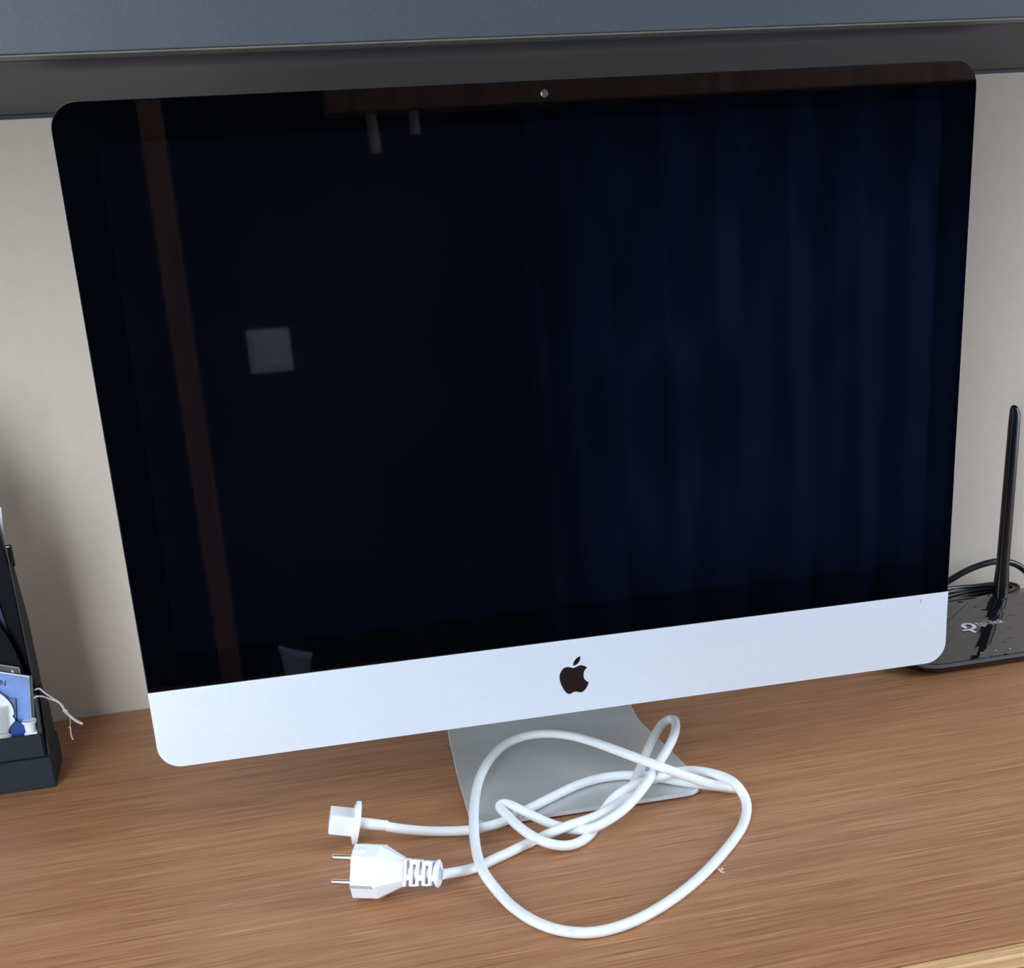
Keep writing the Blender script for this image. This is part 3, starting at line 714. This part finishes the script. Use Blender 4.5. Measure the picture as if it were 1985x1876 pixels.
for ch, adv in (('t', 0.75), ('p', 1.15), ('-', 0.8), ('l', 0.45), ('i', 0.45), ('n', 1.0), ('k', 0.9)):
    st_all += [[(u + cx2, v) for (u, v) in s_] for s_ in LT[ch]]; cx2 += adv
o = strokes_top('lettering', st_all, (0.4745, 0.1695), 0.0054, 0.00042, M['print_white'], router); o['label'] = 'white lettering tp-link'
for x in (0.4446, 0.4609, 0.4761):
    bm = new(); y = 0.1193; lathe_z(bm, [(0.0007, 0.0), (0.0007, 0.0004), (0.0004, 0.0006)], (x, y, topz(y) + 0.0006), 10)
    sub(finish('indicator_light', bm, M['led']), router)
for o in router.children:
    o.matrix_parent_inverse = Matrix.Translation(-router.location)

# cables behind the router
bm = new(); tube(bm, catmull([(0.470, 0.300, 0.010), (0.492, 0.290, 0.0235), (0.5097, 0.285, 0.0345), (0.5342, 0.285, 0.0444), (0.5654, 0.285, 0.0493), (0.5882, 0.285, 0.0442), (0.602, 0.283, 0.0348), (0.622, 0.276, 0.012), (0.650, 0.270, 0.0040)], 8), 0.0036, 12)
tag(finish('power_cable', bm, M['cable_black'], smooth=True), 'thick black cable arching up behind the router antenna', 'cable')
def loop_coil(cx, cy, rx, ry, z, rot, turns, r, seed):
    rn = random.Random(seed); P = []
    n = int(26 * turns)
    for k in range(n + 1):
        a = 2 * math.pi * k / 26 + 0.6
        w = 1 + 0.05 * math.sin(a * 0.37 + seed) + rn.uniform(-0.01, 0.01)
        x, y = rx * w * math.cos(a), ry * w * math.sin(a)
        P.append((cx + x * math.cos(rot) - y * math.sin(rot), cy + x * math.sin(rot) + y * math.cos(rot), z + 0.0022 * (k / 26) + 0.002 * math.sin(a * 1.5 + seed)))
    bm = new(); tube(bm, catmull(P, 2), r, 8); return bm
tag(finish('cable_coil', loop_coil(0.528, 0.272, 0.060, 0.0230, 0.006, 0.12, 7.4, 0.0021, 1), M['cable_black'], smooth=True), 'coil of thin black cable on the desk behind the router', 'cable')
bm = new(); tube(bm, catmull([(0.43, 0.236, 0.003), (0.455, 0.240, 0.010), (0.478, 0.2425, 0.021), (0.491, 0.2415, 0.0215), (0.499, 0.2385, 0.017), (0.503, 0.2355, 0.010)], 8), 0.0023, 10)
tag(finish('white_cable', bm, M['white'], smooth=True), 'short bend of white cable between computer and router', 'cable')

# ------------------------------------------------------------------ desk organiser on the left
OX0, OX1 = -0.66, -0.4262
org = tag(empty('desk_organizer', (-0.54, 0.20, 0)), 'charcoal desk organizer with a tall back and a low front tray', 'organizer')
bm = new(); box(bm, OX0, OX1, 0.159, 0.222, 0.0, 0.0283, 0.0006, 1); under(finish('plinth', bm, M['charcoal']), org)
bm = new(); box(bm, OX0, -0.4310, 0.1632, 0.1655, 0.0284, 0.0490, 0.0004, 1); under(finish('tray_front', bm, M['charcoal']), org)
bm = new(); prism(bm, [(0.1657, 0.0284), (0.1835, 0.0284), (0.1835, 0.0800), (0.1800, 0.0800), (0.1657, 0.0490)], 'x', -0.4328, -0.4300); under(finish('tray_side', bm, M['charcoal_edge']), org)
bm = new(); prism(bm, [(0.1650, 0.0284), (0.2150, 0.0284), (0.2150, 0.0560), (0.2050, 0.0680), (0.1960, 0.0830), (0.1870, 0.0830)], 'x', -0.4287, -0.4270); under(finish('shell_side', bm, M['charcoal']), org)
bm = new(); box(bm, OX0, -0.4330, 0.1657, 0.1835, 0.0284, 0.0400); under(finish('tray_floor', bm, M['charcoal']), org)
bm = new(); prism(bm, [(0.1840, 0.0284), (0.2180, 0.0284), (0.2180, 0.135), (0.1990, 0.192), (0.1840, 0.194)], 'x', -0.4317, -0.4305); under(finish('side_panel', bm, M['charcoal_edge']), org)
bm = new(); box(bm, OX0, -0.4320, 0.2155, 0.2180, 0.0284, 0.1340); under(finish('back_panel', bm, M['charcoal']), org)
bm = new(); box(bm, OX0, -0.4320, 0.2095, 0.2110, 0.0284, 0.1500); under(finish('divider', bm, M['charcoal']), org)
for o in org.children: o.matrix_parent_inverse = Matrix.Translation(-org.location)

# what stands in it
bm = new(); prism(bm, [(-0.57, 0.0290), (-0.4345, 0.0290), (-0.4345, 0.185), (-0.4375, 0.225), (-0.4405, 0.2385), (-0.4560, 0.2400), (-0.4620, 0.3100), (-0.57, 0.3100)], 'y', 0.1960, 0.2040)  # unseen upper left part added to throw a higher shadow on the wall
fo = finish('black_folder', bm, M['black_paper']); tag(fo, 'tall black folder with a side tab standing in the organizer', 'folder')
bm = new(); box(bm, -0.4345, -0.4285, 0.1965, 0.2030, 0.1885, 0.2080, 0.0018, 3); finish('tab', bm, M['gloss_black'], fo)
bm = new(); prism(bm, [(-0.575, 0.0290), (-0.4520, 0.0290), (-0.4440, 0.125), (-0.4480, 0.165), (-0.4560, 0.200), (-0.575, 0.205)], 'y', 0.1938, 0.1956)
tag(finish('navy_folder', bm, M['navy']), 'thin navy blue folder just in front of the tall black folder', 'folder')
bm = new(); prism(bm, closed_smooth([(-0.56, 0.0290), (-0.4360, 0.0290), (-0.4365, 0.085), (-0.4400, 0.112), (-0.4450, 0.132), (-0.4540, 0.152), (-0.4680, 0.168), (-0.56, 0.176)], {0, 1, 7}, 4), 'y', 0.1860, 0.1930)
tag(finish('black_book', bm, M['black_paper']), 'black book with a rounded corner behind the blue booklet', 'book')
bm = new(); prism(bm, [(-0.56, 0.0290), (-0.4420, 0.0290), (-0.4350, 0.2100), (-0.4320, 0.2385), (-0.56, 0.2400)], 'y', 0.2060, 0.2070)
tag(finish('paper_sheet', bm, M['page']), 'white paper corner sticking up at the left picture edge', 'paper')
# blue booklet with page block
bk = tag(empty('booklet', (-0.47, 0.177, 0.040)), 'pale blue booklet with a dark N printed near its edge', 'booklet')
def wavy(bm, x0, x1, y0, y1, z0, z1a, z1b, lean=0.0, n=12):
    pts = [(x0, z0), (x1 - lean, z0)] + [(x1 + (x0 - x1) * k / n, z1b + (z1a - z1b) * (k / n) + 0.0012 * math.sin(k / n * 3.1)) for k in range(n + 1)]
    prism(bm, pts, 'y', y0, y1)
bm = new(); wavy(bm, -0.545, -0.4332, 0.1770, 0.1773, 0.0402, 0.1290, 0.0965, 0.008); under(finish('cover', bm, M['blue_print']), bk)
bm = new(); wavy(bm, -0.545, -0.4327, 0.1774, 0.1782, 0.0402, 0.1302, 0.0975, 0.0078); under(finish('pages', bm, M['page']), bk)
bm = new(); wavy(bm, -0.545, -0.4304, 0.1783, 0.1800, 0.0402, 0.1298, 0.0970, 0.007); under(finish('back_board', bm, M['page_dark']), bk)
bm = new()
def bar(bm, a, b, w, y):
    d = Vector((b[0] - a[0], b[1] - a[1])).normalized(); n = Vector((-d.y, d.x)) * w
    prism(bm, [(a[0] + n.x, a[1] + n.y), (b[0] + n.x, b[1] + n.y), (b[0] - n.x, b[1] - n.y), (a[0] - n.x, a[1] - n.y)], 'y', y, y + 0.00012)
NY = 0.17685
bar(bm, (-0.4566, 0.0925), (-0.4560, 0.0975), 0.0004, NY); bar(bm, (-0.4560, 0.0975), (-0.4531, 0.0917), 0.0004, NY - 0.00003); bar(bm, (-0.4531, 0.0917), (-0.4524, 0.0966), 0.0004, NY - 0.00006)
o = under(finish('printed_letter', bm, M['blue_text']), bk); o['label'] = 'dark blue printed letter N'
for o in bk.children: o.matrix_parent_inverse = Matrix.Translation(-bk.location)
# clear sleeve behind the booklet
slv = tag(empty('clear_sleeve', (-0.48, 0.1805, 0.040)), 'clear plastic sleeve with a pale edge behind the blue booklet', 'sleeve')
bm = new(); prism(bm, [(-0.54, 0.0402), (-0.4400, 0.0402), (-0.4400, 0.1050), (-0.54, 0.1380)], 'y', 0.1806, 0.1808); under(finish('sheet', bm, M['clear_sleeve']), slv)
bm = new(); box(bm, -0.4402, -0.4397, 0.1804, 0.1809, 0.0402, 0.1053); prism(bm, [(-0.54, 0.1378), (-0.4400, 0.1048), (-0.4397, 0.1053), (-0.54, 0.1384)], 'y', 0.1804, 0.1809); under(finish('edge', bm, M['clear_edge']), slv)
bm = new(); prism(bm, [(-0.4472, 0.0990), (-0.4450, 0.0985), (-0.4448, 0.1020), (-0.4456, 0.1045), (-0.4470, 0.1020)], 'y', 0.18035, 0.1805); under(finish('printed_flame', bm, M['page']), slv)
for o in slv.children: o.matrix_parent_inverse = Matrix.Translation(-slv.location)
# white rounded card
cp = [(-0.545, 0.0402), (-0.4640, 0.0402), (-0.4590, 0.0500), (-0.4559, 0.0554), (-0.4531, 0.0588), (-0.4506, 0.0608), (-0.4507, 0.0627), (-0.4519, 0.0653), (-0.4502, 0.0675), (-0.4501, 0.0727), (-0.4519, 0.0787), (-0.4551, 0.0839), (-0.4590, 0.0880), (-0.4690, 0.0930), (-0.545, 0.0950)]
bm = new(); prism(bm, closed_smooth(cp, {0, 1, 14}, 3), 'y', 0.1722, 0.1728)
tag(finish('white_card', bm, M['card_white']), 'white card with a rounded cut-out edge in front of the booklet', 'card')
bm = new(); prism(bm, [(-0.470, 0.0402), (-0.4530, 0.0402), (-0.4470, 0.0800), (-0.470, 0.0825)], 'y', 0.1745, 0.1750)
tag(finish('blue_card', bm, mat('grey_blue_card', (0.11, 0.18, 0.33), 0.4)), 'small grey-blue card peeking out beside the white card', 'card')
# clear cup
cup = tag(empty('clear_cup', (-0.4640, 0.1692, 0.0470)), 'small clear plastic cup at the left picture edge', 'cup')
bm = new(); lathe_z(bm, [(0.0070, 0.004), (0.0102, 0.0280), (0.0106, 0.0290), (0.0102, 0.0290), (0.0097, 0.0278), (0.0066, 0.0045)], (0, 0, 0), 24, cap=False)
for v in bm.verts: v.co.y *= 0.28
sub(finish('side', bm, M['clear'], smooth=True), cup)
bm = new(); lathe_z(bm, [(0.0078, -0.0068), (0.0086, 0.001), (0.0088, 0.0038), (0.0070, 0.0046)], (0, 0, 0), 24)
for v in bm.verts: v.co.y *= 0.28
sub(finish('foot_ring', bm, M['clear_edge'], smooth=True), cup)
# blue pack
bm = new(); prism(bm, [(-0.4565, 0.0402), (-0.4400, 0.0402), (-0.4420, 0.0530), (-0.4453, 0.0588), (-0.4505, 0.0615), (-0.4548, 0.0540)], 'y', 0.1700, 0.1716)
tag(finish('blue_pack', bm, M['blue_pack']), 'small dark blue plastic pack between cup and tub', 'pack')
# white tub with lid, on a flat white cap
bm = new(); box(bm, -0.4445, -0.4336, 0.1667, 0.1830, 0.0401, 0.0500, 0.0008, 2)
tag(finish('white_block', bm, M['tub']), 'flat white piece lying beneath the lidded tub', 'box')
tb = tag(empty('tub', (-0.4393, 0.1728, 0.0501)), 'small white round tub with a lid in the organizer tray', 'tub')
bm = new(); lathe_z(bm, [(0.0048, 0.0), (0.0051, 0.0004), (0.0054, 0.0076)], (0, 0, 0), 26); sub(finish('body', bm, M['tub'], smooth=True), tb)
bm = new(); lathe_z(bm, [(0.0058, 0.0072), (0.0064, 0.0077), (0.0064, 0.0087), (0.0059, 0.0093), (0.0052, 0.0090)], (0, 0, 0), 28); sub(finish('lid', bm, M['tub'], smooth=True, angle=35), tb)
# string hanging out over the side
sg = tag(empty('string_tie', (-0.42, 0.18, 0.0)), 'knotted grey string hanging out over the organizer side', 'string')
P = [(-0.4400, 0.1822, 0.0805), (-0.4343, 0.1818, 0.0823), (-0.4300, 0.1815, 0.0836), (-0.4272, 0.181, 0.0840), (-0.4231, 0.18, 0.0795), (-0.4172, 0.18, 0.0735), (-0.4132, 0.18, 0.0691), (-0.4110, 0.18, 0.0648), (-0.4099, 0.18, 0.0608), (-0.4083, 0.18, 0.0581), (-0.4034, 0.18, 0.0515), (-0.3977, 0.18, 0.0467)]
bm = new(); pth = catmull(P, 5); tube(bm, pth, [0.00075 + 0.0005 * min(1, max(0, (i - 22) / 18)) for i in range(len(pth))], 8); under(finish('strand', bm, M['string'], smooth=True), sg)
P = [(-0.4400, 0.1825, 0.0700), (-0.4355, 0.1822, 0.0734), (-0.4304, 0.177, 0.0785), (-0.4256, 0.177, 0.0780), (-0.4213, 0.179, 0.0748), (-0.4174, 0.18, 0.0721), (-0.4140, 0.18, 0.0695)]
bm = new(); tube(bm, catmull(P, 5), 0.00072, 8); under(finish('strand', bm, M['string'], smooth=True), sg)
bm = new(); tube(bm, catmull([(-0.4100, 0.1792, 0.0622), (-0.4082, 0.1785, 0.0612), (-0.4082, 0.1808, 0.0590), (-0.4104, 0.1808, 0.0598), (-0.4108, 0.179, 0.0612), (-0.4088, 0.1788, 0.0596)], 5), 0.0008, 8); under(finish('knot', bm, M['string'], smooth=True), sg)
bm = new(); tube(bm, catmull([(-0.4065, 0.18, 0.0553), (-0.4080, 0.18, 0.0473), (-0.4088, 0.18, 0.0450)], 5), 0.0003, 6); tube(bm, catmull([(-0.4096, 0.18, 0.0455), (-0.4084, 0.18, 0.0448), (-0.4088, 0.18, 0.0401), (-0.4084, 0.18, 0.0346), (-0.4078, 0.18, 0.0333)], 5), 0.0006, 6); under(finish('loose_end', bm, M['string'], smooth=True), sg)
for o in sg.children: o.matrix_parent_inverse = Matrix.Translation(-sg.location)
